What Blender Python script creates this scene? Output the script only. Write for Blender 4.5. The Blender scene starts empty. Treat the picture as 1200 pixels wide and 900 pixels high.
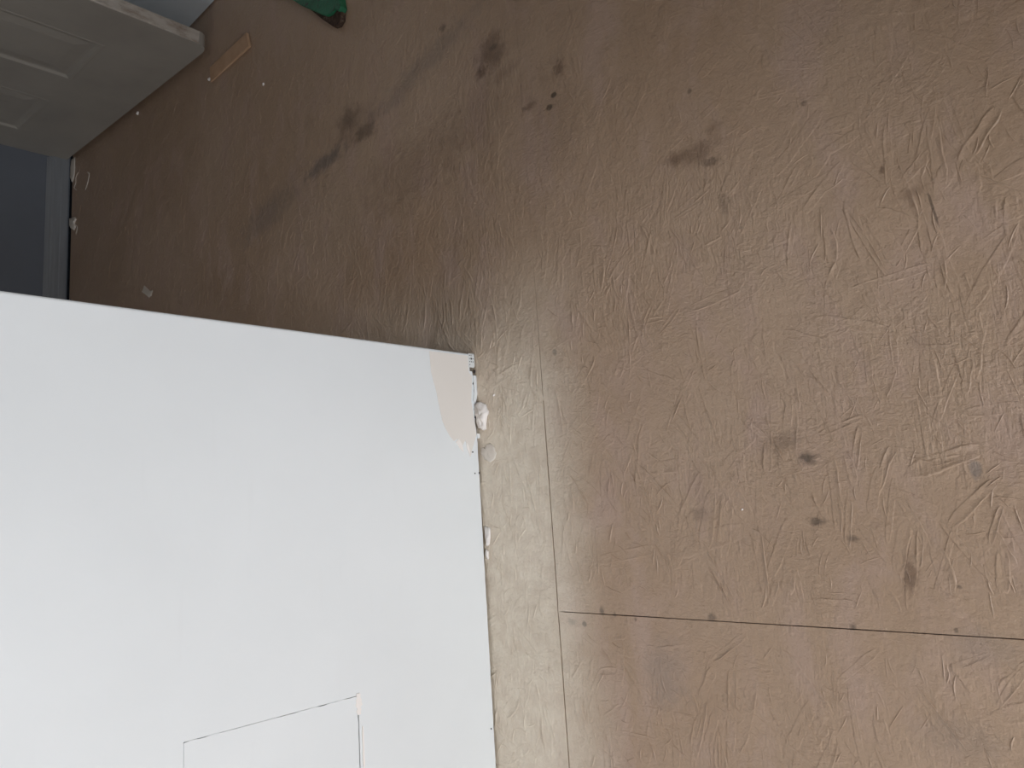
import bpy, bmesh, math, random
from mathutils import Vector, Matrix, noise

# ------------------------------------------------------------------ camera, world, light
SC = bpy.context.scene
COL = SC.collection
FPX = 901.0                                   # focal length in pixels of a 1200 px wide frame
CAM_H = 0.88
cd = bpy.data.cameras.new('camera')
cam = bpy.data.objects.new('camera', cd)
COL.objects.link(cam)
cd.sensor_fit = 'HORIZONTAL'
cd.sensor_width = 36.0
cd.lens = FPX / 1200.0 * 36.0
cd.clip_start = 0.02
R = Matrix(((0.722959269496574, 0.15341178208774714, 0.6736428725709505),
            (-0.0638361259375748, 0.9856972009575525, -0.15596787185099473),
            (-0.6879352031072856, 0.06975566744794155, 0.722412142190751)))
cam.matrix_world = Matrix.Translation((0, 0, CAM_H)) @ R.to_4x4()
SC.camera = cam

world = bpy.data.worlds.new('world')
SC.world = world
world.use_nodes = True
wb = world.node_tree.nodes['Background']
wb.inputs['Color'].default_value = (0.62, 0.78, 1.0, 1)
wb.inputs['Strength'].default_value = 0.6

def area(name, loc, target, sx, sy, power, color):
    l = bpy.data.lights.new(name, 'AREA')
    l.shape = 'RECTANGLE'; l.size = sx; l.size_y = sy
    l.energy = power; l.color = color
    o = bpy.data.objects.new(name, l)
    COL.objects.link(o)
    o.location = loc
    o.rotation_euler = (Vector(target) - Vector(loc)).to_track_quat('-Z', 'Y').to_euler()
    return o

# daylight through the side window and far room's window, plus two added fills
area('daylight_side', (2.0, -0.62, 0.96), (0, -0.62, 0.96), 1.1, 1.15, 37.0, (0.90, 0.95, 1.0))
area('front_fill', (0.25, -2.02, 1.30), (0.25, 0, 1.0), 1.9, 1.3, 6.2, (1.0, 0.85, 0.60))  # warm fill lamp added to lift the dim parts of the floor
beam = area('strip_fill', (-0.79, -2.02, 1.30), (-0.835, -0.05, 0.0), 0.07, 0.25, 42.0, (0.96, 0.97, 1.0))  # narrow lamp added to brighten the floor strip by the white wall
beam.data.spread = math.radians(7)
area('daylight_rear', (-1.62, -2.02, 1.4), (-1.62, 0, 1.2), 0.8, 1.2, 4.7, (1.0, 0.94, 0.86))

SC.view_settings.view_transform = 'Standard'
SC.view_settings.look = 'None'
SC.view_settings.gamma = 1.0
SC.view_settings.use_curve_mapping = False
SC.view_settings.exposure = 0.66

rnd = random.Random(11)

# ------------------------------------------------------------------ helpers
def srgb(r, g, b):
    def c(v):
        v /= 255.0
        return v / 12.92 if v <= 0.04045 else ((v + 0.055) / 1.055) ** 2.4
    return (c(r), c(g), c(b), 1)

def obj(name, verts, faces, mat=None, parent=None, smooth=False, kind=None):
    me = bpy.data.meshes.new(name)
    me.from_pydata([tuple(v) for v in verts], [], faces)
    me.validate(); me.update()
    if smooth:
        me.polygons.foreach_set('use_smooth', [True] * len(me.polygons))
    o = bpy.data.objects.new(name, me)
    COL.objects.link(o)
    if mat: me.materials.append(mat)
    if parent: o.parent = parent
    if kind: o['kind'] = kind
    return o

def tag(o, label, cat, group=None):
    o['label'] = label; o['category'] = cat
    if group: o['group'] = group
    return o

def struct(o):
    o['kind'] = 'structure'
    return o

def recalc(o):
    bm = bmesh.new(); bm.from_mesh(o.data)
    bmesh.ops.recalc_face_normals(bm, faces=bm.faces)
    bm.to_mesh(o.data); bm.free()
    return o

def bevel(o, w, seg=2):
    m = o.modifiers.new('bevel', 'BEVEL'); m.width = w; m.segments = seg
    m.limit_method = 'ANGLE'; m.angle_limit = math.radians(35)
    return o

class MB:
    def __init__(s): s.v = []; s.f = []
    def add(s, v, f):
        k = len(s.v); s.v += [tuple(p) for p in v]; s.f += [tuple(i + k for i in q) for q in f]
    def box(s, a, b):
        x0, y0, z0 = a; x1, y1, z1 = b
        s.add([(x0,y0,z0),(x1,y0,z0),(x1,y1,z0),(x0,y1,z0),(x0,y0,z1),(x1,y0,z1),(x1,y1,z1),(x0,y1,z1)],
              [(0,3,2,1),(4,5,6,7),(0,1,5,4),(1,2,6,5),(2,3,7,6),(3,0,4,7)])
    def prism(s, pts, lo, hi):
        """pts: list of points at the low side; hi - lo offset vector given by function pair"""
        n = len(pts)
        a = [lo(p) for p in pts]; b = [hi(p) for p in pts]
        s.add(a + b, [tuple(range(n))[::-1], tuple(range(n, 2*n))] +
              [(i, (i+1) % n, n + (i+1) % n, n + i) for i in range(n)])
    def build(s, name, mat, parent=None, smooth=False, kind=None):
        return recalc(obj(name, s.v, s.f, mat, parent, smooth, kind))

# ------------------------------------------------------------------ node materials
class NT:
    def __init__(s, name, rough=0.5, spec=0.5):
        s.m = bpy.data.materials.new(name); s.m.use_nodes = True
        s.t = s.m.node_tree; s.b = s.t.nodes['Principled BSDF']
        s.b.inputs['Roughness'].default_value = rough
        s.b.inputs['Specular IOR Level'].default_value = spec
    def n(s, kind, **kw):
        x = s.t.nodes.new(kind)
        for k, v in kw.items(): setattr(x, k, v)
        return x
    def l(s, a, b): s.t.links.new(a, b)
    def pos(s):
        if not hasattr(s, '_p'): s._p = s.n('ShaderNodeNewGeometry').outputs['Position']
        return s._p
    def noise(s, scale, detail=4, rough=0.55, vec=None, stretch=None, dist=0.0):
        if vec is None: vec = s.pos()
        if stretch:
            m = s.n('ShaderNodeMapping'); m.inputs['Scale'].default_value = stretch
            s.l(vec, m.inputs['Vector']); vec = m.outputs[0]
        x = s.n('ShaderNodeTexNoise')
        x.inputs['Scale'].default_value = scale; x.inputs['Detail'].default_value = detail
        x.inputs['Roughness'].default_value = rough; x.inputs['Distortion'].default_value = dist
        s.l(vec, x.inputs['Vector'])
        return x.outputs['Fac']
    def ramp(s, fac, stops):
        r = s.n('ShaderNodeValToRGB'); e = r.color_ramp.elements
        e[0].position, e[0].color = stops[0]; e[1].position, e[1].color = stops[-1]
        for p, c in stops[1:-1]:
            q = e.new(p); q.color = c
        s.l(fac, r.inputs['Fac']); return r.outputs['Color']
    def rng(s, v, a, b, c=0.0, d=1.0):
        x = s.n('ShaderNodeMapRange'); x.clamp = True
        for i, q in zip(('From Min','From Max','To Min','To Max'), (a, b, c, d)): x.inputs[i].default_value = q
        x.interpolation_type = 'SMOOTHSTEP'
        s.l(v, x.inputs['Value']); return x.outputs['Result']
    def math(s, op, a, b=None, clamp=False):
        x = s.n('ShaderNodeMath', operation=op); x.use_clamp = clamp
        for i, q in enumerate((a, b)):
            if q is None: continue
            if isinstance(q, (int, float)): x.inputs[i].default_value = q
            else: s.l(q, x.inputs[i])
        return x.outputs[0]
    def mix(s, fac, a, b, mode='MIX'):
        x = s.n('ShaderNodeMix', data_type='RGBA', blend_type=mode)
        for k, q in ((0, fac), (6, a), (7, b)):
            if isinstance(q, (int, float)): x.inputs[k].default_value = q
            elif isinstance(q, tuple): x.inputs[k].default_value = q
            else: s.l(q, x.inputs[k])
        return x.outputs[2]
    def bump(s, h, strength, dist, prev=None):
        x = s.n('ShaderNodeBump'); x.inputs['Strength'].default_value = strength; x.inputs['Distance'].default_value = dist
        s.l(h, x.inputs['Height'])
        if prev is not None: s.l(prev, x.inputs['Normal'])
        return x.outputs['Normal']
    def color(s, c):
        if isinstance(c, tuple): s.b.inputs['Base Color'].default_value = c
        else: s.l(c, s.b.inputs['Base Color'])
        return s
    def normal(s, n): s.l(n, s.b.inputs['Normal']); return s
    def blob(s, x, y, rx, ry, ang, nz, soft=0.5, amt=0.6):
        """mask of one stain or shade streak on the floor: centre, half sizes (m), angle, edge broken by noise nz"""
        m = s.n('ShaderNodeMapping', vector_type='TEXTURE')
        m.inputs['Location'].default_value = (x, y, 0); m.inputs['Rotation'].default_value = (0, 0, ang)
        m.inputs['Scale'].default_value = (rx, ry, 1)
        s.l(s.flat(), m.inputs['Vector'])
        le = s.n('ShaderNodeVectorMath', operation='LENGTH'); s.l(m.outputs[0], le.inputs[0])
        v = s.math('ADD', le.outputs['Value'], s.math('MULTIPLY', nz, amt * 2))
        return s.rng(v, 1.0 + amt + soft * .5, 1.0 + amt - soft - .2)
    def flat(s):
        if not hasattr(s, '_f'):
            x = s.n('ShaderNodeVectorMath', operation='MULTIPLY'); x.inputs[1].default_value = (1, 1, 0)
            s.l(s.pos(), x.inputs[0]); s._f = x.outputs[0]
        return s._f

def simple(name, c, rough=0.6, spec=0.4, bscale=None, bstr=0.2, bdist=0.001, var=0.0):
    t = NT(name, rough, spec)
    if var:
        f = t.noise(6, 4)
        t.color(t.ramp(f, [(0.3, tuple(v * (1 - var) for v in c[:3]) + (1,)), (0.7, tuple(min(1, v * (1 + var)) for v in c[:3]) + (1,))]))
    else: t.color(c)
    if bscale: t.normal(t.bump(t.noise(bscale, 3), bstr, bdist))
    return t.m

# painted strand board
def floor_material():
    t = NT('painted_strand_board', 0.42, 0.5)
    big = t.noise(2.3, 3, 0.5)
    mid = t.noise(9, 5, 0.6, stretch=(1.6, 0.7, 1), dist=0.4)
    fine = t.noise(60, 5, 0.7)
    broken = t.noise(34, 4, 0.65)
    broken2 = t.noise(110, 3, 0.6)
    c = t.ramp(big, [(0.32, srgb(*FLOOR_A)), (0.68, srgb(*FLOOR_B))])
    c = t.mix(t.rng(mid, 0.45, 0.72), c, srgb(*FLOOR_C))
    c = t.mix(t.rng(fine, 0.55, 0.8, 0, 0.22), c, srgb(110, 88, 70))
    brown = srgb(84, 58, 42); dark = srgb(44, 36, 30); blue = srgb(78, 84, 88); grey = srgb(128, 120, 116)
    for x, y, rx, ry, ang, col, k, kind in STAINS_SHADE:
        nz = broken2 if kind or max(rx, ry) < 0.022 else broken
        m = t.blob(x, y, rx, ry, ang, nz, soft=0.6 if kind < 2 else 0.3, amt=1.1 if kind < 2 else 0.4)
        c = t.mix(t.math('MULTIPLY', m, k * (0.72 if kind == 0 else 0.85)), c, {'b': brown, 'd': dark, 'u': blue, 'g': grey, 'l': srgb(176, 152, 128)}[col])
    # pale tint along the foot of the white wall, broken up by noise
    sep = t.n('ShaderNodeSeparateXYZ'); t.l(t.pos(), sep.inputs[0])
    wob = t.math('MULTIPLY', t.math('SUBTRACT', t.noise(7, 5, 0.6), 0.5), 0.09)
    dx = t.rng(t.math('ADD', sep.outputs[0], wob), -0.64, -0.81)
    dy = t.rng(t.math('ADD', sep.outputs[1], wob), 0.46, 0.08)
    pale_tint = t.math('MULTIPLY', t.math('MULTIPLY', dx, dy), t.rng(broken, 0.25, 0.7, 0.62, 0.92))
    c = t.mix(pale_tint, c, srgb(240, 228, 210))
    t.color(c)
    t.l(t.rng(mid, 0.35, 0.7, 0.36, 0.50), t.b.inputs['Roughness'])
    brush = t.noise(75, 4, 0.6, stretch=(3.2, 0.55, 1), dist=0.6)
    n = t.bump(t.noise(16, 4, 0.6), 0.5, 0.0045)
    brush2 = t.noise(60, 5, 0.65, stretch=(1.0, 2.4, 1), dist=1.2)
    bm_ = t.rng(t.noise(5, 3, 0.6), 0.38, 0.66, 0.15, 1.0)
    n = t.bump(t.math('MULTIPLY', brush, bm_), 0.75, 0.0020, n)
    n = t.bump(t.math('MULTIPLY', brush2, t.rng(t.noise(6.3, 3, 0.6, dist=.5), 0.42, 0.66)), 0.7, 0.0020, n)
    n = t.bump(t.noise(110, 4, 0.65), 0.8, 0.0016, n)
    n = t.bump(t.noise(200, 3, 0.65), 0.7, 0.0008, n)
    t.normal(n)
    return t.m

FLOOR_A, FLOOR_B, FLOOR_C = (174, 146, 122), (187, 161, 139), (185, 158, 141)
STAINS_SHADE = [(-0.8203, 0.761, 0.0367, 0.0365, 0, 'b', 0.75, 0), (-0.8135, 0.7687, 0.0109, 0.0076, 0, 'd', 0.5, 1), (-0.8475, 0.7357, 0.0177, 0.0122, 0, 'b', 0.7, 1), (-0.7941, 0.7127, 0.0331, 0.0149, 0, 'b', 0.4, 0), (-0.9351, 0.8655, 0.0101, 0.0082, 0, 'd', 0.6, 1), (-0.6776, 0.666, 0.0128, 0.0139, 0, 'b', 0.8, 0), (-0.6917, 0.6278, 0.0073, 0.0055, 0, 'd', 0.85, 2), (-0.7021, 0.6108, 0.0074, 0.0055, 0, 'd', 0.8, 2), (-0.7438, 0.63, 0.0192, 0.0071, 0, 'b', 0.5, 1), (-0.6938, 0.5873, 0.0528, 0.0955, 0, 'b', 0.18, 0), (-1.2358, 0.8113, 0.0351, 0.0334, 0, 'd', 0.55, 0), (-1.1878, 0.7618, 0.0392, 0.0162, 0, 'd', 0.6, 0), (-1.2159, 0.788, 0.0794, 0.0549, 0, 'b', 0.3, 0), (-1.3264, 0.7496, 0.0758, 0.0224, 0.093, 'u', 0.75, 0), (-1.0048, 0.8168, 0.1877, 0.0294, 0.238, 'u', 0.35, 0), (-1.5577, 0.7114, 0.1509, 0.0441, 0.171, 'u', 0.4, 0), (-0.4639, 0.4438, 0.0433, 0.0162, 0, 'b', 0.55, 0), (-0.4435, 0.4243, 0.0151, 0.0068, 0, 'd', 0.55, 1), (-0.4922, 0.4472, 0.0188, 0.0107, 0, 'b', 0.45, 0), (-0.4335, 0.4678, 0.0113, 0.0115, 0, 'b', 0.4, 0), (-0.431, 0.364, 0.0084, 0.0156, 0, 'd', 0.45, 0), (-0.4616, 0.5318, 0.0041, 0.0047, 0, 'd', 0.5, 2), (-0.3152, 0.4516, 0.0043, 0.0042, 0, 'd', 0.5, 2), (-0.2415, 0.3395, 0.0037, 0.0048, 0, 'b', 0.7, 1), (-0.1972, 0.2806, 0.023, 0.0017, -1.436, 'd', 0.7, 2), (-0.2136, 0.3051, 0.0187, 0.0075, 0, 'b', 0.4, 0), (-0.219, 0.1417, 0.0239, 0.0108, 0, 'b', 0.15, 0), (-0.4222, 0.269, 0.0353, 0.0157, -1.592, 'l', 0.35, 2), (-0.3833, 0.0569, 0.0203, 0.012, 0, 'd', 0.3, 0), (-0.364, 0.0321, 0.0118, 0.0078, 0, 'd', 0.95, 0), (-0.3621, -0.0397, 0.0106, 0.0058, 0, 'd', 0.85, 0), (-0.5126, -0.0252, 0.0145, 0.0107, 0, 'd', 0.35, 0), (-0.5068, 0.0035, 0.0215, 0.0429, 0, 'b', 0.18, 0), (-0.4038, 0.0529, 0.027, 0.0121, 0, 'b', 0.2, 0), (-0.2707, -0.0989, 0.0219, 0.0081, -1.667, 'b', 0.75, 0), (-0.1959, 0.0071, 0.0067, 0.0111, 0, 'g', 0.7, 2), (-0.3239, -0.0595, 0.0063, 0.0045, 0, 'd', 0.6, 1), (-0.2463, -0.257, 0.0452, 0.0246, 0, 'g', 0.25, 0), (-0.7284, 0.224, 0.005, 0.0064, 0, 'd', 0.7, 2), (-0.7322, -0.1701, 0.0094, 0.0059, 0, 'd', 0.55, 1), (-0.7106, -0.1713, 0.0047, 0.0047, 0, 'd', 0.85, 2), (-0.6785, -0.1523, 0.0045, 0.0058, 0, 'd', 0.7, 1), (-0.5069, -0.153, 0.0059, 0.0062, 0, 'd', 0.6, 1), (-0.6569, -0.1548, 0.0029, 0.0045, 0, 'd', 0.6, 1), (-0.6223, -0.1609, 0.0027, 0.0034, 0, 'd', 0.8, 1), (-0.3363, -0.1544, 0.0037, 0.0045, 0, 'd', 0.7, 1), (-0.2355, -0.1519, 0.0023, 0.0025, 0, 'd', 0.6, 1), (-0.583, -0.2272, 0.0332, 0.0533, 0, 'g', 0.4, 0), (-0.2151, -0.1676, 0.0362, 0.0213, 0, 'g', 0.3, 0), (-0.2265, -0.1092, 0.003, 0.0025, 0, 'd', 0.6, 1), (-0.8603, 0.6561, 0.1239, 0.0606, 0, 'b', 0.22, 0), (-1.0468, 0.6303, 0.1461, 0.0824, 0, 'b', 0.3, 0), (-0.1865, 0.3196, 0.092, 0.0548, 0, 'l', 0.12, 0), (-0.6521, -0.2448, 0.0812, 0.0668, 0, 'l', 0.1, 0)]  # floor stains; the two long blue streaks paint a soft shadow strip
SPECIAL = [((-0.2624, 0.006), (-0.184, 0.0273), 0.0188, 0.0016), ((-0.2405, 0.0141), (-0.204, 0.0197), 0.0072, 0.0012), ((-0.8606, 0.1683), (-0.7906, 0.0011), 0.02, 0.001), ((-0.7886, 0.1985), (-0.759, 0.154), 0.0141, 0.0016), ((-0.7807, 0.1865), (-0.8029, 0.14), 0.0097, 0.0013), ((-0.352, 0.0555), (-0.2902, 0.0733), 0.0073, 0.001), ((-0.2936, -0.0137), (-0.2699, 0.0394), 0.0091, 0.0013), ((-0.3154, 0.0062), (-0.2993, 0.0659), 0.0081, 0.0011), ((-0.6945, -0.0874), (-0.5586, -0.0651), 0.0156, 0.0009), ((-0.7394, -0.0631), (-0.6787, -0.0814), 0.014, 0.0009), ((-0.2549, -0.0493), (-0.2624, -0.0928), 0.0068, 0.0012), ((-0.5663, -0.076), (-0.4428, -0.0442), 0.0264, 0.0009), ((-0.2295, -0.0517), (-0.1773, -0.0036), 0.012, 0.0009), ((-0.6351, -0.2158), (-0.5645, -0.2873), 0.0227, 0.001), ((-0.606, 0.1929), (-0.6206, 0.1649), 0.0132, 0.0012), ((-0.5798, 0.2363), (-0.5318, 0.2356), 0.0079, 0.0012), ((-0.6334, 0.288), (-0.6166, 0.3042), 0.0069, 0.0013), ((-0.1939, -0.0692), (-0.1772, -0.0285), 0.006, 0.0009), ((-0.6624, 0.0791), (-0.6175, 0.0159), 0.0135, 0.0008), ((-0.3877, -0.0281), (-0.4286, -0.1061), 0.0161, 0.0008)]
LIPS = 1.9

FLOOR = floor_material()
SUB = simple('dark_subfloor_gap', srgb(24, 20, 17), 0.9, 0.1)

def white_wall_material():
    t = NT('white_wall_paint', 0.55, 0.35)
    f = t.noise(3.0, 4, 0.5)
    c = t.ramp(f, [(0.3, srgb(228, 230, 231)), (0.7, srgb(236, 238, 239))])
    sm = t.noise(22, 4, 0.6, stretch=(1, 0.25, 2.2))
    c = t.mix(t.rng(sm, 0.62, 0.8, 0, 0.05), c, srgb(196, 192, 190))
    t.color(c)
    n = t.bump(t.noise(230, 3), 0.12, 0.0006)
    n = t.bump(t.noise(9, 3), 0.10, 0.004, n)
    t.normal(n)
    return t.m
WHITE = white_wall_material()
PLASTER = simple('dried_joint_compound', srgb(246, 239, 234), 0.8, 0.2, 320, 0.4, 0.0008, 0.05)
PLASTER2 = simple('thin_smeared_compound', srgb(226, 216, 205), 0.7, 0.3, 220, 0.3, 0.0006, 0.08)
SKIM = simple('beige_patching_compound', srgb(231, 224, 217), 0.75, 0.2, 180, 0.15, 0.0005, 0.02)
GYP = simple('broken_gypsum_core', srgb(120, 112, 106), 0.95, 0.1, 150, 0.5, 0.002, 0.2)
METAL = simple('primed_metal_bead', srgb(222, 223, 222), 0.5, 0.4, var=0.03)
HOLE = simple('dark_hole', srgb(22, 20, 20), 0.9, 0.1)
CRACK = simple('crack_shadow_gap', srgb(70, 66, 66), 0.95, 0.05)
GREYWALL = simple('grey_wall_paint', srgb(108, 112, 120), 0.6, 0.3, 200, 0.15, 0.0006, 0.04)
BLUEWALL = simple('pale_blue_wall_paint', srgb(214, 219, 223), 0.55, 0.35, 180, 0.15, 0.0006, 0.02)
DRAB = simple('drab_wall_paint', srgb(156, 138, 116), 0.8, 0.2)
CEIL = simple('ceiling_paint', srgb(156, 142, 124), 0.8, 0.2, 120, 0.1, 0.0006, 0.01)

def base_material():
    t = NT('baseboard_paint', 0.4, 0.5)
    f = t.noise(14, 5, 0.6, stretch=(1, 0.25, 4))
    t.color(t.ramp(f, [(0.3, srgb(124, 126, 130)), (0.75, srgb(142, 145, 149))]))
    t.normal(t.bump(t.noise(60, 3, stretch=(1, .2, 5)), 0.15, 0.0006))
    return t.m
BASE = base_material()

def door_material():
    t = NT('scuffed_off_white_door_paint', 0.5, 0.4)
    f = t.noise(5, 5, 0.6)
    c = t.ramp(f, [(0.3, srgb(156, 150, 142)), (0.7, srgb(170, 164, 155))])
    sc = t.noise(50, 5, 0.7, stretch=(1, 1, 0.3))
    c = t.mix(t.rng(sc, 0.62, 0.78, 0, 0.3), c, srgb(120, 108, 96))
    t.color(c)
    grain = t.noise(40, 4, 0.6, stretch=(6, 6, 0.4))
    t.normal(t.bump(grain, 0.18, 0.0008))
    return t.m
DOOR = door_material()
def edge_material():
    t = NT('worn_door_edge', 0.6, 0.3)
    f = t.noise(45, 5, 0.7, stretch=(1, 1, 0.4))
    t.color(t.ramp(f, [(0.35, srgb(150, 134, 120)), (0.55, srgb(186, 176, 166)), (0.8, srgb(200, 192, 184))]))
    t.normal(t.bump(f, 0.3, 0.001))
    return t.m
DOOREDGE = edge_material()

def wood_material():
    t = NT('raw_shim_wood', 0.7, 0.25)
    f = t.noise(30, 4, 0.6, stretch=(1.0, 1.0, 1))
    t.color(t.ramp(f, [(0.3, srgb(190, 154, 124)), (0.7, srgb(204, 168, 138))]))
    t.normal(t.bump(f, 0.2, 0.0008))
    return t.m
WOOD = wood_material()
def green_material():
    t = NT('chipped_green_paint', 0.38, 0.5)
    f = t.noise(70, 4, 0.6)
    g = t.ramp(t.noise(25, 3), [(0.3, srgb(30, 92, 64)), (0.7, srgb(42, 124, 88))])
    t.color(t.mix(t.rng(f, 0.56, 0.66), g, srgb(52, 44, 38)))
    t.normal(t.bump(f, 0.5, 0.002))
    return t.m
GREEN = green_material()
def tip_material():
    t = NT('worn_brown_tip', 0.7, 0.3)
    f = t.noise(110, 4, 0.7)
    t.color(t.ramp(f, [(0.35, srgb(46, 32, 26)), (0.6, srgb(84, 66, 54)), (0.72, srgb(120, 128, 120))]))
    t.normal(t.bump(f, 0.6, 0.002))
    return t.m
TIP = tip_material()

# ------------------------------------------------------------------ the setting: room shell
XF, XR = -2.992, 1.88                 # far wall face, right wall face
YB, YF = 1.399, -1.9                # back wall face, front wall face
H = 2.44
PX0, PX1 = -0.9024, -0.9024 - 0.125    # partition faces
PYE = 0.2534                        # partition end (the corner with the metal bead)

m = MB(); m.box((XF - 0.15, YF - 0.15, -0.06), (XR + 0.15, YB + 0.15, -0.018))
floor = struct(m.build('floor', SUB))

# strand board panels of the floor: each a sheet of its own, 1.8 mm joints between them
SEAM_X = [-0.7586, -1.983]
def edge_pts(x0, y0, x1, y1, n, amp, inset, seed):
    out = []
    for i in range(n):
        t = i / n
        x = x0 + (x1 - x0) * t; y = y0 + (y1 - y0) * t
        dx, dy = x1 - x0, y1 - y0; L = math.hypot(dx, dy)
        nx, ny = -dy / L, dx / L        # inward normal for a counter-clockwise outline
        w = noise.noise(Vector((x * 9, y * 9, seed))) * 0.6 + noise.noise(Vector((x * 60, y * 60, seed))) * 0.4
        g = inset(x, y) + amp * w
        if i == 0: out.append((x, y)); continue
        out.append((x + nx * g, y + ny * g))
    return out
def gap_at(x, y):
    g = 0.0012
    if x < -1.2: g = 0.0002
    elif x > -0.75: g = 0.0006
    if x > -1.2 and y > 0.15: g = max(-0.0002, 0.0012 - (y - 0.05) * 0.0034)
    return g
def panel(x0, x1, y0, y1, seed):
    pts = []
    for a, b in (((x0,y0),(x1,y0)), ((x1,y0),(x1,y1)), ((x1,y1),(x0,y1)), ((x0,y1),(x0,y0))):
        L = math.hypot(b[0]-a[0], b[1]-a[1])
        pts += edge_pts(a[0], a[1], b[0], b[1], max(2, int(L / 0.012)), 0.00035, gap_at, seed)
    mb = MB(); mb.prism(pts, lambda p: (p[0], p[1], -0.018), lambda p: (p[0], p[1], 0.0))
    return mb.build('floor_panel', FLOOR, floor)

PANELS = [(-0.7581, 0.4655, -1.9, -0.1566), (-0.7581, 0.4655, -0.1566, 1.4492), (0.4655, 1.6892, -1.9, -0.9566), (0.4655, 1.6892, -0.9566, 1.4492), (1.6892, 1.88, -1.9, -0.1566), (1.6892, 1.88, -0.1566, 1.4492), (-1.9818, -0.7581, -1.9, -0.9566), (-1.9818, -0.7581, -0.9566, 1.4492), (-2.964, -1.9818, -1.9, -0.1566), (-2.964, -1.9818, -0.1566, 1.4492)]
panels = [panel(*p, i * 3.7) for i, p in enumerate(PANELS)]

def strand_into(mb, cx, cy, ang, L, W, h1, h2, bend, seed):
    """one pressed wood strand under the paint: a low plate with one or two raised lips"""
    n = 9
    zb = 0.00003 + (seed * 7.31 % 1.0) * 0.00022
    vs = (-1.0, -0.86, -0.70, 0.0, 0.70, 0.86, 1.0)
    ca, sa = math.cos(ang), math.sin(ang)
    verts = []
    for i in range(n):
        t = i / (n - 1); u = (t - 0.5) * L
        fade = min(1.0, 4.5 * min(t, 1 - t)) ** 0.6 if 0 < t < 1 else 0.0
        wv = 1.0 + 0.35 * noise.noise(Vector((t * 3.1, seed, 0)))
        taper = (0.35 + 0.65 * min(1, 5 * min(t, 1 - t)))
        k1 = max(0.0, 0.35 + 1.1 * noise.noise(Vector((t * 4, seed, 5.0)))); k2 = max(0.0, 0.35 + 1.1 * noise.noise(Vector((t * 4, seed, 9.0))))
        for v in vs:
            av = abs(v)
            lip = h1 * k1 if v < 0 else h2 * k2
            z = -0.0004 if av == 1 or i in (0, n - 1) else (lip * fade + zb if av > 0.8 else (lip * 0.25 * fade + zb if av > 0.5 else zb))
            y = v * W * 0.5 * wv * taper + bend * (1 - (2 * t - 1) ** 2)
            verts.append((cx + u * ca - y * sa, cy + u * sa + y * ca, z))
    k = len(vs)
    mb.add(verts, [(i*k + j, (i+1)*k + j, (i+1)*k + j + 1, i*k + j + 1) for i in range(n - 1) for j in range(k - 1)])

def lip_into(mb, cx, cy, ang, L, w, h, bend):
    """a thin curled sliver standing proud of the sheet"""
    n = 7; ca, sa = math.cos(ang), math.sin(ang); verts = []
    for i in range(n):
        t = i / (n - 1); u = (t - .5) * L; c = bend * (1 - (2*t - 1) ** 2); f = math.sin(math.pi * t) ** 0.5 if 0 < t < 1 else 0
        for v, z in ((-1.6, -0.0003), (-0.5, h * f * .8), (0.2, h * f), (1, -0.0003)):
            y = c + v * w * (0.3 + 0.7 * f); zz = z if f else -0.0003
            verts.append((cx + u*ca - y*sa, cy + u*sa + y*ca, zz))
    mb.add(verts, [(i*4 + j, (i+1)*4 + j, (i+1)*4 + j + 1, i*4 + j + 1) for i in range(n - 1) for j in range(3)])

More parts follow.
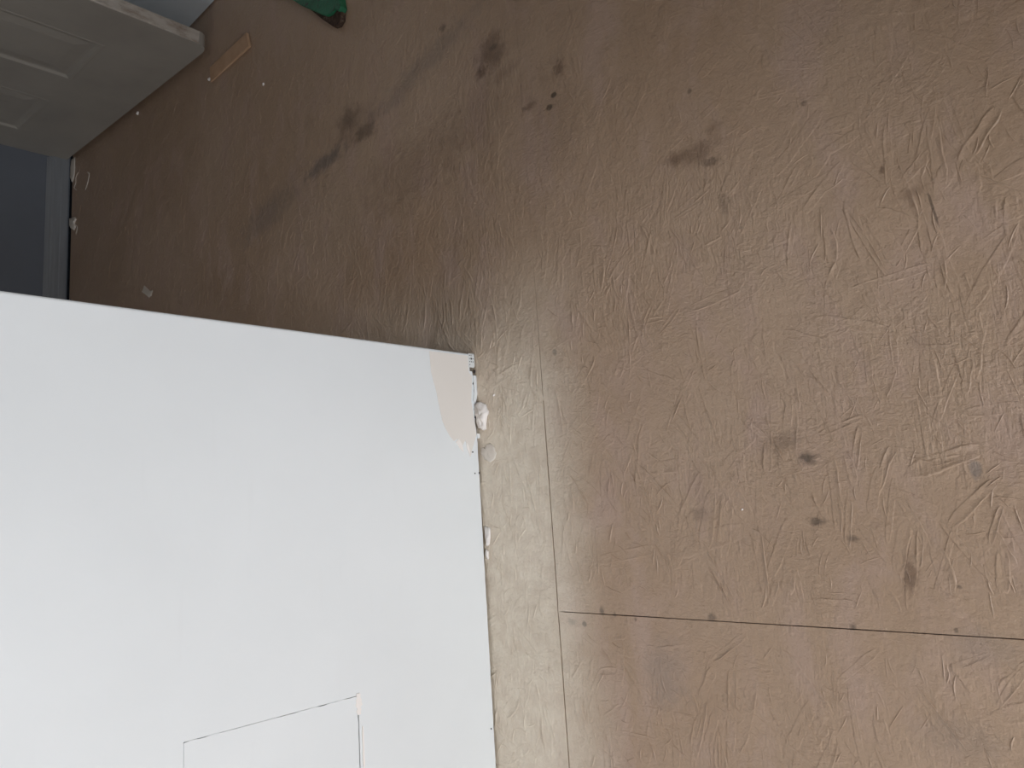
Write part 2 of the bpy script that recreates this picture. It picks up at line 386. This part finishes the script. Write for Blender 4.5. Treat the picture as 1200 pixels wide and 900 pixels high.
VIS = (-3.0, 0.15, -0.55, 1.45)     # the part of the floor near the camera that can be seen
def strand_angle():
    a = rnd.random()
    if a < 0.62: return math.pi / 2 + rnd.gauss(0, 0.42)
    return rnd.uniform(0, math.pi)
for o, (x0, x1, y0, y1) in zip(panels, PANELS):
    vx0, vx1 = max(x0, VIS[0]) , min(x1, VIS[1]); vy0, vy1 = max(y0, VIS[2]), min(y1, VIS[3])
    if vx1 - vx0 < 0.05 or vy1 - vy0 < 0.05: continue
    area_ = (vx1 - vx0) * (vy1 - vy0)
    mb = MB()
    inside = lambda x, y, r: x0 + r < x < x1 - r and y0 + r < y < y1 - r
    for _ in range(int(area_ * 1000)):
        L = rnd.uniform(0.035, 0.105); W = rnd.uniform(0.006, 0.022); x = rnd.uniform(vx0, vx1); y = rnd.uniform(vy0, vy1); a = strand_angle()
        if not (inside(x - .5*L*math.cos(a), y - .5*L*math.sin(a), W*.6 + .002) and inside(x + .5*L*math.cos(a), y + .5*L*math.sin(a), W*.6 + .002)): continue
        q = rnd.random()
        rough_zone = 0.62 + 0.9 * max(0, noise.noise(Vector((x * 2.2, y * 2.2, 3.3)))) + (0.45 if y < 0.35 else 0) + (0.4 if x < -0.45 and y < 0.4 else 0)
        if y > 0.42: rough_zone *= 0.62
        h1 = (0.00012 + 0.00075 * q ** 3) * rough_zone * LIPS; h2 = (0.00010 + 0.0005 * rnd.random() ** 3) * rough_zone * LIPS
        strand_into(mb, x, y, a, L, W, h1, h2, rnd.gauss(0, 0.0012), rnd.uniform(0, 999))
    for _ in range(int(area_ * 1800)):
        L = rnd.uniform(0.009, 0.036); x = rnd.uniform(vx0, vx1); y = rnd.uniform(vy0, vy1)
        if not inside(x, y, 0.03): continue
        z = (0.95 + (0.9 if x < -0.55 and y < 0.3 else 0)) + 0.8 * max(0, noise.noise(Vector((x * 3.2, y * 3.2, 8.3)))) + (0.3 if y < 0.35 else 0)
        lip_into(mb, x, y, strand_angle(), L, rnd.uniform(0.0004, 0.0010), rnd.uniform(0.00015, 0.00055) * z * min(1.0, L / 0.016), max(-L * .1, min(L * .1, rnd.gauss(0, 0.0022))))
    for (a, b, W, h) in SPECIAL:
        cx, cy = (a[0] + b[0]) / 2, (a[1] + b[1]) / 2
        if not inside(cx, cy, 0.0): continue
        L = math.hypot(b[0]-a[0], b[1]-a[1])
        strand_into(mb, cx, cy, math.atan2(b[1]-a[1], b[0]-a[0]), L, W, h, h * 0.8, 0.0008, 7.7 + cx)
    obj('strand_relief', mb.v, mb.f, FLOOR, o, smooth=True, kind='stuff')

# ------------------------------------------------------------------ white partition wall (left), ends at the bead corner
PATCH_Y0, PATCH_Y1 = -0.2364 - 0.20, -0.2364     # cut-in drywall repair
PATCH_Z0, PATCH_Z1 = 0.2513, 0.4854
mb = MB()
BT = 0.0125
BASEZ = 0.0085
def ragged(y):          # lower edge of the board, chewed away near the corner
    n = 0.5 + 0.5 * noise.noise(Vector((y * 55, 2.0, 0))) ; k = 0.5 + 0.5 * noise.noise(Vector((y * 160, 7.0, 0)))
    if y < 0.10: return 0.0035 + 0.0015 * n
    t = min(1, (y - 0.10) / 0.04)
    return 0.0035 + t * (0.0075 * n * k + 0.001)
def jag(y0, y1, z1):    # board piece with a ragged foot
    ys = [y0 + (y1 - y0) * i / max(1, int((y1 - y0) / 0.004)) for i in range(int((y1 - y0) / 0.004) + 1)]
    pts = [(y, ragged(y)) for y in ys] + [(y1, z1), (y0, z1)]
    mb.prism(pts, lambda p: (PX0 - BT, p[0], p[1]), lambda p: (PX0, p[0], p[1]))
G1, G2 = 0.0007, 0.0003
jag(-0.9, PYE - 0.03, PATCH_Z0)
mb.box((PX0 - BT, YF, 0.004), (PX0, -0.9, PATCH_Z0))
mb.box((PX0 - BT, YF, PATCH_Z0), (PX0, PATCH_Y0, PATCH_Z1))
mb.box((PX0 - BT, PATCH_Y1, PATCH_Z0), (PX0, PYE - 0.03, PATCH_Z1))
mb.box((PX0 - BT, YF, PATCH_Z1), (PX0, PYE - 0.03, H))
# rounded corner column, from just above the bared bead up to the ceiling
rr = 0.004
arc = [(PX0 - rr + rr * math.cos(a), PYE - rr + rr * math.sin(a)) for a in [i * math.pi / 2 / 6 for i in range(7)]]
outl = [(PX0, PYE - 0.03)] + arc + [(PX1 + rr, PYE), (PX1, PYE - rr), (PX1, PYE - 0.03)]
mb.prism(outl, lambda p: (p[0], p[1], 0.0125), lambda p: (p[0], p[1], H))
# back board and studs core
mb.box((PX1, YF, 0.004), (PX1 + BT, PYE - 0.03, H))
wall_left = struct(mb.build('wall_left', WHITE))
mb = MB(); mb.box((PX1 + BT, YF, 0.0), (PX0 - BT, PYE - 0.012, H - .01))
mb.build('gypsum_core', GYP, wall_left)
# repair patch, with its own gap round it
mb = MB()
yy = [PATCH_Y0 + 0.001 + (PATCH_Y1 - PATCH_Y0 - 0.002) * i / 24 for i in range(25)]
top = [(y, PATCH_Z1 - G2 * 0.7 - 0.0006 * noise.noise(Vector((y * 70, 0, 1)))) for y in yy]
zz = [PATCH_Z0 + 0.002 + (PATCH_Z1 - PATCH_Z0 - 0.004) * i / 40 for i in range(41)]
side_hi = [(PATCH_Y1 - G1 * 0.6 * (1.0 - 0.55 * i / 40) + 0.0011 * noise.noise(Vector((0, z * 70, 4))), z) for i, z in enumerate(zz)]
pts = [(PATCH_Y0 + 0.001, PATCH_Z0 + 0.0022)] + [(y, PATCH_Z0 + 0.0022 + 0.0012 * noise.noise(Vector((y * 90, 3, 1)))) for y in yy[1:]] + side_hi[1:-1] + top[::-1]
mb.prism(pts, lambda p: (PX0 - BT, p[0], p[1]), lambda p: (PX0 + 0.0006, p[0], p[1]))
pt = mb.build('repair_patch', WHITE, wall_left)
# torn compound along the patch's lower edge
mb = MB()
for (y0, y1, w, dz) in ((PATCH_Y1 - 0.024, PATCH_Y1 + 0.003, 0.0085, 0.0005), (PATCH_Y1 - 0.2, PATCH_Y1 - 0.040, 0.0030, -0.0046)):
    n = 18; lo = []; hi = []
    for i in range(n + 1):
        y = y0 + (y1 - y0) * i / n; e = math.sin(math.pi * min(0.98, max(0.02, i / n))) ** 0.25
        lo.append((y, PATCH_Z0 + dz - w * 0.5 * e * (1 + 1.1 * noise.noise(Vector((y * 220, 1, 1))))))
        hi.append((y, PATCH_Z0 + dz + w * 0.5 * e * (1 + 1.1 * noise.noise(Vector((y * 220, 5, 1))))))
    mb.prism(lo + hi[::-1], lambda p: (PX0 - 0.002, p[0], p[1]), lambda p: (PX0 + 0.0014, p[0], p[1]))
mb.build('torn_compound', PLASTER, wall_left)['label'] = 'pinkish torn filler on the edge of the cut-in patch'
# beige filler over the lower corner of the wall, with dragged drips
FILL = [(0.2483, 0.0982), (0.2489, 0.0152), (0.2216, 0.0154), (0.215, 0.0081), (0.1734, 0.0132), (0.1566, 0.0107), (0.1313, 0.0068), (0.1173, 0.006), (0.1075, 0.0106), (0.0977, 0.0152), (0.0811, 0.0222), (0.0893, 0.0253), (0.1017, 0.0282), (0.1085, 0.0314), (0.1029, 0.0356), (0.0933, 0.0419), (0.1028, 0.0449), (0.111, 0.048), (0.1067, 0.0556), (0.1147, 0.0641), (0.1267, 0.0723), (0.14, 0.0786), (0.1588, 0.0827), (0.1856, 0.088), (0.2149, 0.0967)]
mb = MB(); mb.prism(FILL, lambda p: (PX0 - 0.0005, p[0], p[1]), lambda p: (PX0 + 0.0005, p[0], p[1]))
o = mb.build('filler_patch', SKIM, wall_left); o['label'] = 'beige filler smeared over the bottom corner of the wall'
mb = MB()
for q in [[(0.1054, 0.052), (0.111, 0.0461), (0.1029, 0.0393), (0.0892, 0.0366), (0.0946, 0.0436)], [(0.1058, 0.0298), (0.099, 0.0246), (0.0838, 0.022), (0.0948, 0.0287)]]: mb.prism(q, lambda p: (PX0 - 0.0005, p[0], p[1]), lambda p: (PX0 + 0.0012, p[0], p[1]))
mb.build('filler_streak', PLASTER, wall_left)
# bared perforated corner bead
mb = MB()
y0, y1 = PYE - 0.0235, PYE - 0.001; z0, z1 = 0.0012, 0.0142
holes = [(PYE - 0.0035 - 0.0052 * i, 0.0118 - 0.0036 * j) for i in range(4) for j in range(3)]
mb.prism([(y0, z0 + .002), (y0 + .003, z0), (y1, z0), (y1, z1), (y0, z1)], lambda p: (PX0 - 0.001, p[0], p[1]), lambda p: (PX0 + 0.0008, p[0], p[1]))
mb.prism([(PX0 - 0.02, 0), (PX0 + 0.0008, 0), (PX0 + 0.0008, 1), (PX0 - 0.02, 1)], lambda p: (p[0], PYE - 0.0015 + 0.001 * 0, z0 if p[1] == 0 else z1), lambda p: (p[0], PYE - 0.0002, z0 if p[1] == 0 else z1))
bead = mb.build('corner_bead', METAL, wall_left); bead['label'] = 'bare perforated metal strip at the foot of the corner'
for k, (hy, hz) in enumerate(holes):
    if k in (2, 10, 11): continue
    mb = MB(); r = 0.00085 if k != 4 else 0.0016
    mb.prism([(hy + r * 1.2 * math.cos(a * math.pi / 4), hz + r * math.sin(a * math.pi / 4)) for a in range(8)], lambda p: (PX0 + 0.0004, p[0], p[1]), lambda p: (PX0 + 0.00095, p[0], p[1]))
    mb.build('bead_hole', HOLE, bead)
# chips and nicks near the foot of the wall
mb = MB()
for q in [[(0.2127, 0.0015), (0.2114, -0.0004), (0.2009, 0.0053), (0.2021, 0.0081)], [(0.2264, 0.0014), (0.2255, -0.0055), (0.2207, -0.0002), (0.2211, 0.0037)], [(0.1496, 0.0073), (0.1483, 0.0045), (0.1441, 0.0058), (0.1454, 0.0077)], [(0.0907, 0.0176), (0.0907, 0.0148), (0.0887, 0.0149), (0.0887, 0.0178)], [(0.0563, 0.0146), (0.0562, 0.0127), (0.0542, 0.0128), (0.0542, 0.0148)], [(0.0575, 0.0049), (0.0575, 0.003), (0.054, 0.0033), (0.0541, 0.0052)], [(-0.3352, 0.0105), (-0.3356, 0.0087), (-0.3381, 0.0089), (-0.3376, 0.0107)], [(0.254, 0.6116), (0.2541, 0.6103), (0.2531, 0.6105), (0.2533, 0.6114)]]: mb.prism(q, lambda p: (PX0 - 0.001, p[0], p[1]), lambda p: (PX0 + 0.0007, p[0], p[1]))
mb.build('chip', CRACK, wall_left)
mb = MB()
for q in [[(0.2166, 0.006), (0.2158, -0.0017), (0.2057, -0.0019), (0.1914, -0.0018), (0.1768, 0.0023), (0.1695, 0.0058), (0.1736, 0.0094), (0.1909, 0.0061)], [(0.1201, 0.0058), (0.119, -0.0039), (0.1133, -0.0034), (0.1118, 0.0045)]]: mb.prism(q, lambda p: (PX0 - 0.004, p[0], p[1]), lambda p: (PX0 + 0.0022, p[0], p[1]))
mb.build('broken_rim', WHITE, wall_left)

# ------------------------------------------------------------------ far wall, back wall, front and right walls with windows, ceiling
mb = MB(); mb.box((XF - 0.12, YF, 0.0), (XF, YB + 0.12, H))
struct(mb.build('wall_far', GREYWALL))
mb = MB(); mb.box((XF, YB, 0.004), (XR + 0.12, YB + 0.12, H))
struct(mb.build('wall_back', BLUEWALL))
def wall_with_hole(name, axis, pos, th, a0, a1, holes, mat):
    mb = MB(); xs = sorted({a0, a1} | {h[0] for h in holes} | {h[1] for h in holes})
    for u0, u1 in zip(xs, xs[1:]):
        hh = [h for h in holes if h[0] <= u0 and u1 <= h[1]]
        spans = [(0, H)] if not hh else [(0, hh[0][2]), (hh[0][3], H)]
        for z0, z1 in spans:
            if axis == 'y': mb.box((u0, pos - th, z0), (u1, pos, z1))
            else: mb.box((pos, u0, z0), (pos + th, u1, z1))
    return struct(mb.build(name, mat))
wall_with_hole('wall_front', 'y', YF, 0.1, XF, XR + 0.12, [(-2.05, -1.18, 0.8, 2.0), (0.15, 1.75, 0.65, 2.05)], WHITE)
wall_with_hole('wall_right', 'x', XR, 0.1, YF, YB, [(-1.2, -0.04, 0.36, 1.56)], DRAB)
mb = MB(); mb.box((0.5, 0.16, 0.0), (XR, 0.28, H)); struct(mb.build('wall_shade_stub', DRAB))  # unseen wall stub added to shade the floor from the side window
mb = MB(); mb.box((XF, YF, H), (XR, YB, H + 0.1)); struct(mb.build('ceiling', CEIL))
def frame(name, axis, pos, u0, u1, z0, z1):
    mb = MB(); w = 0.022
    segs = [(u0, u1, z0, z0 + w), (u0, u1, z1 - w, z1), (u0, u0 + w, z0 + w, z1 - w), (u1 - w, u1, z0 + w, z1 - w), ((u0+u1)/2 - .02, (u0+u1)/2 + .02, z0 + w, z1 - w)]
    for a, b, c, d in segs:
        if axis == 'y': mb.box((a, pos - 0.07, c), (b, pos - 0.03, d))
        else: mb.box((pos + 0.03, a, c), (pos + 0.07, b, d))
    return struct(mb.build(name, METAL))
frame('window_1', 'y', YF, -0.90, 1.3, 0.55, 1.98)
frame('window_3', 'x', XR, -1.2, -0.04, 0.36, 1.56)
frame('window_2', 'y', YF, -2.05, -1.18, 0.8, 2.0)

# baseboard of the far wall: moulded profile, mitred where it meets the door
prof = [(0.0, 0.008), (0.0125, 0.008), (0.0125, 0.030), (0.0115, 0.033), (0.0115, 0.056), (0.009, 0.061), (0.009, 0.066), (0.005, 0.073), (0.002, 0.078), (0.0, 0.078)]
mb = MB()
YE = 1.3835
n = len(prof)
va = [(XF + p[0], YF, p[1]) for p in prof]; vb = [(XF + p[0], YE - max(0, p[1] - 0.03) * 0.45, p[1]) for p in prof]
mb.add(va + vb, [tuple(range(n))[::-1], tuple(range(n, 2*n))] + [(i, (i+1) % n, n + (i+1) % n, n + i) for i in range(n)])
struct(mb.build('baseboard_far', BASE))

# ------------------------------------------------------------------ panelled door leaf
D0 = Vector((-3.0149, 1.3705, 0)); D1 = Vector((-1.8321, 1.2582, 0))
u = (D1 - D0); DW = u.length; u.normalize()
nrm = Vector((u.y, -u.x, 0))                 # out of the door's front face, towards the camera
if nrm.y > 0: nrm = -nrm
ZB = 0.015; DH = 2.0; TH = 0.035
door = bpy.data.objects.new('door_1', None); COL.objects.link(door); door['kind'] = 'structure'
door.location = D0 + Vector((0, 0, ZB))
door.matrix_world = Matrix(((u.x, nrm.x, 0, D0.x), (u.y, nrm.y, 0, D0.y), (0, 0, 1, ZB), (0, 0, 0, 1)))
bpy.context.view_layer.update()
# local frame: x along the leaf, y out of its face, z up
def rounded_leaf():
    st = [(0.2033, 0.5285), (0.7154, 0.9956)]                              # x limits of the two panel columns
    rows = [(0.192, 0.72), (0.84, 1.42), (1.54, 1.86)]
    mb = MB(); xs = [0, st[0][0], st[0][1], st[1][0], st[1][1], DW]
    cut = 0.028
    zs = [0.0, cut] + [v for r in rows for v in r] + [DH]
    for i in range(5):
        for j in range(len(zs) - 1):
            if i in (1, 3) and j >= 2 and (j - 2) % 2 == 0 and j < len(zs) - 2: continue
            if i == 4 and j == 0: continue
            mb.box((xs[i], -TH, zs[j]), (xs[i+1], 0, zs[j+1]))
    # bottom corner worn round
    pts = [(xs[4], 0), (DW - 0.034, 0.0), (DW - 0.020, 0.0035), (DW - 0.009, 0.010), (DW - 0.003, 0.018), (DW, cut), (xs[4], cut)]
    mb.prism(pts, lambda p: (p[0], -TH, p[1]), lambda p: (p[0], 0, p[1]))
    return mb, st, rows
mb, st, rows = rounded_leaf()
bm = bmesh.new()
me = bpy.data.meshes.new('tmp'); me.from_pydata(mb.v, [], mb.f); bm.from_mesh(me)
bmesh.ops.remove_doubles(bm, verts=bm.verts, dist=1e-5)
# drop the doubled inner faces between neighbouring boxes
cent = {}
for f in bm.faces:
    k = tuple(round(c, 4) for c in f.calc_center_median()) + (round(f.calc_area(), 6),)
    cent.setdefault(k, []).append(f)
bmesh.ops.delete(bm, geom=[f for fs in cent.values() if len(fs) > 1 for f in fs], context='FACES')
bmesh.ops.recalc_face_normals(bm, faces=bm.faces)
leaf_me = bpy.data.meshes.new('leaf'); bm.to_mesh(leaf_me); bm.free()
leaf = bpy.data.objects.new('leaf', leaf_me); COL.objects.link(leaf); leaf_me.materials.append(DOOR); leaf.parent = door
def moulded_panel(x0, x1, z0, z1):
    """concentric rings: bead, cove down, flat, rise to the raised field"""
    rings = [(0.0, 0.0), (0.004, 0.0010), (0.010, 0.0006), (0.018, -0.0048), (0.026, -0.0055), (0.056, -0.0020), (0.060, -0.0016)]
    v = []; f = []
    for ins, y in rings:
        v += [(x0 + ins, y, z0 + ins), (x1 - ins, y, z0 + ins), (x1 - ins, y, z1 - ins), (x0 + ins, y, z1 - ins)]
    for r in range(len(rings) - 1):
        for i in range(4):
            f.append((r*4 + i, r*4 + (i+1) % 4, (r+1)*4 + (i+1) % 4, (r+1)*4 + i))
    k = (len(rings) - 1) * 4; f.append((k, k+1, k+2, k+3))
    b = len(v)
    v += [(x0, -TH, z0), (x1, -TH, z0), (x1, -TH, z1), (x0, -TH, z1)]
    f.append((b+3, b+2, b+1, b)); f += [(b+i, b+(i+1) % 4, (i+1) % 4, i) for i in range(4)]
    return recalc(obj('door_panel', v, f, DOOR, door))
for (x0, x1) in st:
    for (z0, z1) in rows: moulded_panel(x0, x1, z0, z1)
mb = MB()       # edge band, scuffed
pts = [(0.0, -TH + 0.0015), (0.0014, -TH + 0.0030), (0.0014, -0.0030), (0.0, -0.0015)]
va = [(DW + p[0], p[1], 0.028) for p in pts] + [(DW + p[0], p[1], DH) for p in pts]
mb.add(va, [(3,2,1,0), (4,5,6,7), (0,1,5,4), (1,2,6,5), (2,3,7,6), (3,0,4,7)])
mb.build('edge_band', DOOREDGE, door)['label'] = 'scuffed bare edge of the door'
for hz in (0.25, 1.0, 1.75):
    mb = MB()
    mb.prism([(0.0065 * math.cos(a * math.pi / 6) - 0.006, 0.0065 * math.sin(a * math.pi / 6) - TH - 0.004) for a in range(12)], lambda p: (p[0], p[1], hz - 0.045), lambda p: (p[0], p[1], hz + 0.045))
    mb.build('hinge', METAL, door)

# ------------------------------------------------------------------ loose things on the floor
def flatblob(name, outline, h, mat, seed, base=-0.0003, ridge=1.0):
    """domed lump from a floor outline (list of x, y), with a broken surface"""
    n = len(outline); cx = sum(p[0] for p in outline) / n; cy = sum(p[1] for p in outline) / n
    # refine the outline
    pts = []
    for i in range(n):
        a, b = outline[i], outline[(i+1) % n]
        for k in range(3):
            t = k / 3; pts.append((a[0] + (b[0]-a[0])*t, a[1] + (b[1]-a[1])*t))
    s = math.hypot(outline[0][0]-cx, outline[0][1]-cy)
    rings = [(1.0, 0.0), (0.96, 0.45), (0.82, 0.8), (0.6, 0.95), (0.32, 1.0)]
    v = []; m = len(pts)
    for k, z in rings:
        for p in pts:
            q = (cx + (p[0]-cx)*k, cy + (p[1]-cy)*k)
            w = noise.noise(Vector((q[0]*220, q[1]*220, seed)))
            jx = (q[0]-cx) * 0.10 * w
            v.append((q[0] + jx, q[1] + (q[1]-cy) * 0.10 * w, base if z == 0 else max(0.0002, h * z * (1 + 0.5 * ridge * w))))
    v.append((cx, cy, h))
    f = [(r*m + i, r*m + (i+1) % m, (r+1)*m + (i+1) % m, (r+1)*m + i) for r in range(len(rings)-1) for i in range(m)]
    k = (len(rings)-1) * m
    f += [(k + i, k + (i+1) % m, len(v)-1) for i in range(m)]
    f.append(tuple(range(m))[::-1])
    # object origin on the floor under the lump
    v = [(x-cx, y-cy, z) for x, y, z in v]
    o = recalc(obj(name, v, f, mat, None, smooth=True)); o.location = (cx, cy, 0)
    return o
LUMPS = [('plaster_lump', [(-0.9042, 0.1715), (-0.892, 0.1726), (-0.8805, 0.1654), (-0.8756, 0.1535), (-0.8807, 0.1402), (-0.8838, 0.1266), (-0.8901, 0.1231), (-0.8976, 0.1282), (-0.9005, 0.1426), (-0.9056, 0.1546)], 0.009, 'P', 'thick white plaster lump wedged at the foot of the white wall', 'plaster'), ('plaster_smear', [(-0.8993, 0.0961), (-0.8922, 0.0968), (-0.8885, 0.0937), (-0.886, 0.1004), (-0.878, 0.1023), (-0.8687, 0.0959), (-0.8639, 0.0845), (-0.8687, 0.074), (-0.8787, 0.0707), (-0.892, 0.076), (-0.8991, 0.0863)], 0.0022, 'Q', 'flat round smear of plaster just below the thick lump', 'plaster'), ('plaster_smear', [(-0.9002, -0.0289), (-0.8873, -0.032), (-0.8887, -0.0481), (-0.8915, -0.0587), (-0.8966, -0.0614), (-0.8994, -0.0479)], 0.004, 'P', 'narrow plaster smear along the wall foot, lower of two smears', 'plaster'), ('plaster_flake', [(-0.8999, -0.0653), (-0.8944, -0.0694), (-0.8954, -0.0814), (-0.8994, -0.0827), (-0.9007, -0.0747)], 0.003, 'P', 'tiny pale flake below the narrow plaster smear', 'plaster'), ('plaster_clump', [(-2.9803, 1.1425), (-2.9242, 1.1314), (-2.905, 1.1156), (-2.9225, 1.1082), (-2.9121, 1.0888), (-2.9296, 1.0812), (-2.9582, 1.0964), (-2.9787, 1.1223)], 0.006, 'Q', 'small plaster clump beside the blue grey baseboard', 'plaster'), ('plaster_strip', [(-2.9793, 1.3753), (-2.9414, 1.3679), (-2.9384, 1.3267), (-2.9449, 1.2892), (-2.9624, 1.2754), (-2.9929, 1.3062), (-2.9863, 1.3442)], 0.003, 'Q', 'thin plaster strip along the baseboard next to the door', 'plaster'), ('paper_scrap', [(-2.3076, 0.7011), (-2.2889, 0.7176), (-2.2444, 0.6884), (-2.226, 0.6865), (-2.2318, 0.6724), (-2.2501, 0.669)], 0.001, 'Q', 'small pale scrap on the shaded floor above the white wall', 'scrap')]
for nm, outl, h, mat, label, cat in LUMPS:
    o = flatblob(nm, outl, h, {'P': PLASTER, 'Q': PLASTER2}[mat], len(label) * 1.3, ridge=1.2)
    tag(o, label, cat)
CR = [(-1.8594, 1.185, 0.0043, 'white crumb at the lower end of the wooden shim'), (-1.5763, 1.0428, 0.0032, 'white crumb right of the wooden shim'), (-2.3513, 1.2925, 0.0056, 'white crumb just below the bottom edge of the door'), (-0.8617, 0.1782, 0.002, 'white crumb right of the bare metal corner strip'), (-0.4513, -0.0225, 0.0013, 'pale crumb left of the dark spots in the floor')]
for x, y, r, label in CR:
    o = flatblob('plaster_crumb', [(x + r * (1 + .3 * math.sin(k * 2.3)) * math.cos(k), y + r * (1 + .3 * math.cos(k * 1.7)) * math.sin(k)) for k in [i * math.pi / 4 for i in range(8)]], r * 1.1, PLASTER, x * 10)
    tag(o, label, 'plaster crumb', 'white crumbs scattered on the board floor')
def curl(pts, w, h, label):
    mb = MB(); n = len(pts)
    sm = []
    for i in range(n - 1):
        for k in range(4):
            t = k / 4; a = pts[max(0, i-1)]; b = pts[i]; c = pts[i+1]; d = pts[min(n-1, i+2)]
            sm.append(tuple(0.5 * ((2*b[j]) + (-a[j]+c[j])*t + (2*a[j]-5*b[j]+4*c[j]-d[j])*t*t + (-a[j]+3*b[j]-3*c[j]+d[j])*t**3) for j in (0, 1)))
    sm.append(pts[-1]); v = []; m = len(sm)
    for i, p in enumerate(sm):
        a = sm[max(0, i-1)]; b = sm[min(m-1, i+1)]; dx, dy = b[0]-a[0], b[1]-a[1]; L = math.hypot(dx, dy) or 1
        ww = w * (0.5 + 0.5 * abs(math.sin(i * 1.9))) * (0.2 if i in (0, m-1) else 1)
        hh = h * (0.2 if i in (0, m-1) else 1)
        for s, z in ((-1, -0.0003), (-.5, hh), (.5, hh), (1, -0.0003)):
            v.append((p[0] - dy/L*s*ww, p[1] + dx/L*s*ww, z))
    f = [(i*4+j, i*4+j+1, (i+1)*4+j+1, (i+1)*4+j) for i in range(m-1) for j in range(3)] + [(i*4+3, i*4, (i+1)*4, (i+1)*4+3) for i in range(m-1)] + [(0,1,2,3)[::-1], tuple(4*(m-1)+k for k in range(4))]
    c = sm[m//2]; v = [(x-c[0], y-c[1], z) for x, y, z in v]
    o = recalc(obj('plaster_curl', v, f, PLASTER2, None, smooth=True)); o.location = (c[0], c[1], 0)
    tag(o, label, 'plaster')
for pts, w, label in [([(-2.8224, 1.1978), (-2.7981, 1.2212), (-2.7868, 1.2459), (-2.8091, 1.2603)], 0.004, 'right stroke of the curled plaster trail by the door'), ([(-2.9042, 1.2945), (-2.9261, 1.2825), (-2.9246, 1.2622), (-2.9419, 1.2485), (-2.9131, 1.2287)], 0.0025, 'left stroke of the curled plaster trail, next to baseboard'), ([(-2.922, 1.1016), (-2.8983, 1.0846), (-2.9017, 1.0696), (-2.9102, 1.0625)], 0.0035, 'short plaster tail hanging off the clump by the baseboard')]: curl(pts, w, 0.0012, label)

# wooden shim
SH = [(-1.8461, 1.1696), (-1.6322, 1.1685), (-1.6444, 1.2117), (-1.851, 1.2138)]
cx, cy = sum(p[0] for p in SH)/4, sum(p[1] for p in SH)/4
mb = MB(); hs = [0.004, 0.007, 0.007, 0.004]
loc = [(p[0]-cx, p[1]-cy, h) for p, h in zip(SH, hs)]
mb.prism(loc, lambda p: (p[0], p[1], 0.0), lambda p: (p[0], p[1], p[2]))
o = bevel(mb.build('wooden_shim', WOOD), 0.0008); o.location = (cx, cy, 0.0008)
tag(o, 'small tan wooden shim lying on the board floor beside the door', 'shim')

# green painted bar with a worn brown tip
bar = bpy.data.objects.new('green_bar', None); COL.objects.link(bar); bar.location = (-1.2368, 1.0307, 0)
tag(bar, 'chipped green bar with a worn brown tip at the top edge', 'bar')
def slab(name, outl, z0, z1, mat):
    mb = MB(); mb.prism([(p[0] - bar.location[0], p[1] - bar.location[1]) for p in outl], lambda p: (p[0], p[1], z0), lambda p: (p[0], p[1], z1))
    return bevel(mb.build(name, mat, bar), 0.0022, 3)
slab('tip', [(-1.353, 1.1208), (-1.3008, 1.0667), (-1.2602, 1.0287), (-1.2445, 1.0236), (-1.2316, 1.0308), (-1.2291, 1.0472), (-1.2389, 1.0722), (-1.2762, 1.1003)], 0.001, 0.013, TIP)
slab('shank', [(-1.4075, 1.1679), (-1.3761, 1.1383), (-1.3255, 1.0978), (-1.2963, 1.0733), (-1.2739, 1.0586), (-1.2579, 1.0552), (-1.245, 1.0583), (-1.2313, 1.0471), (-1.2231, 1.0546), (-1.2281, 1.079), (-1.2638, 1.1347), (-1.4886, 1.369), (-1.6349, 1.3806)], 0.0012, 0.019, GREEN)
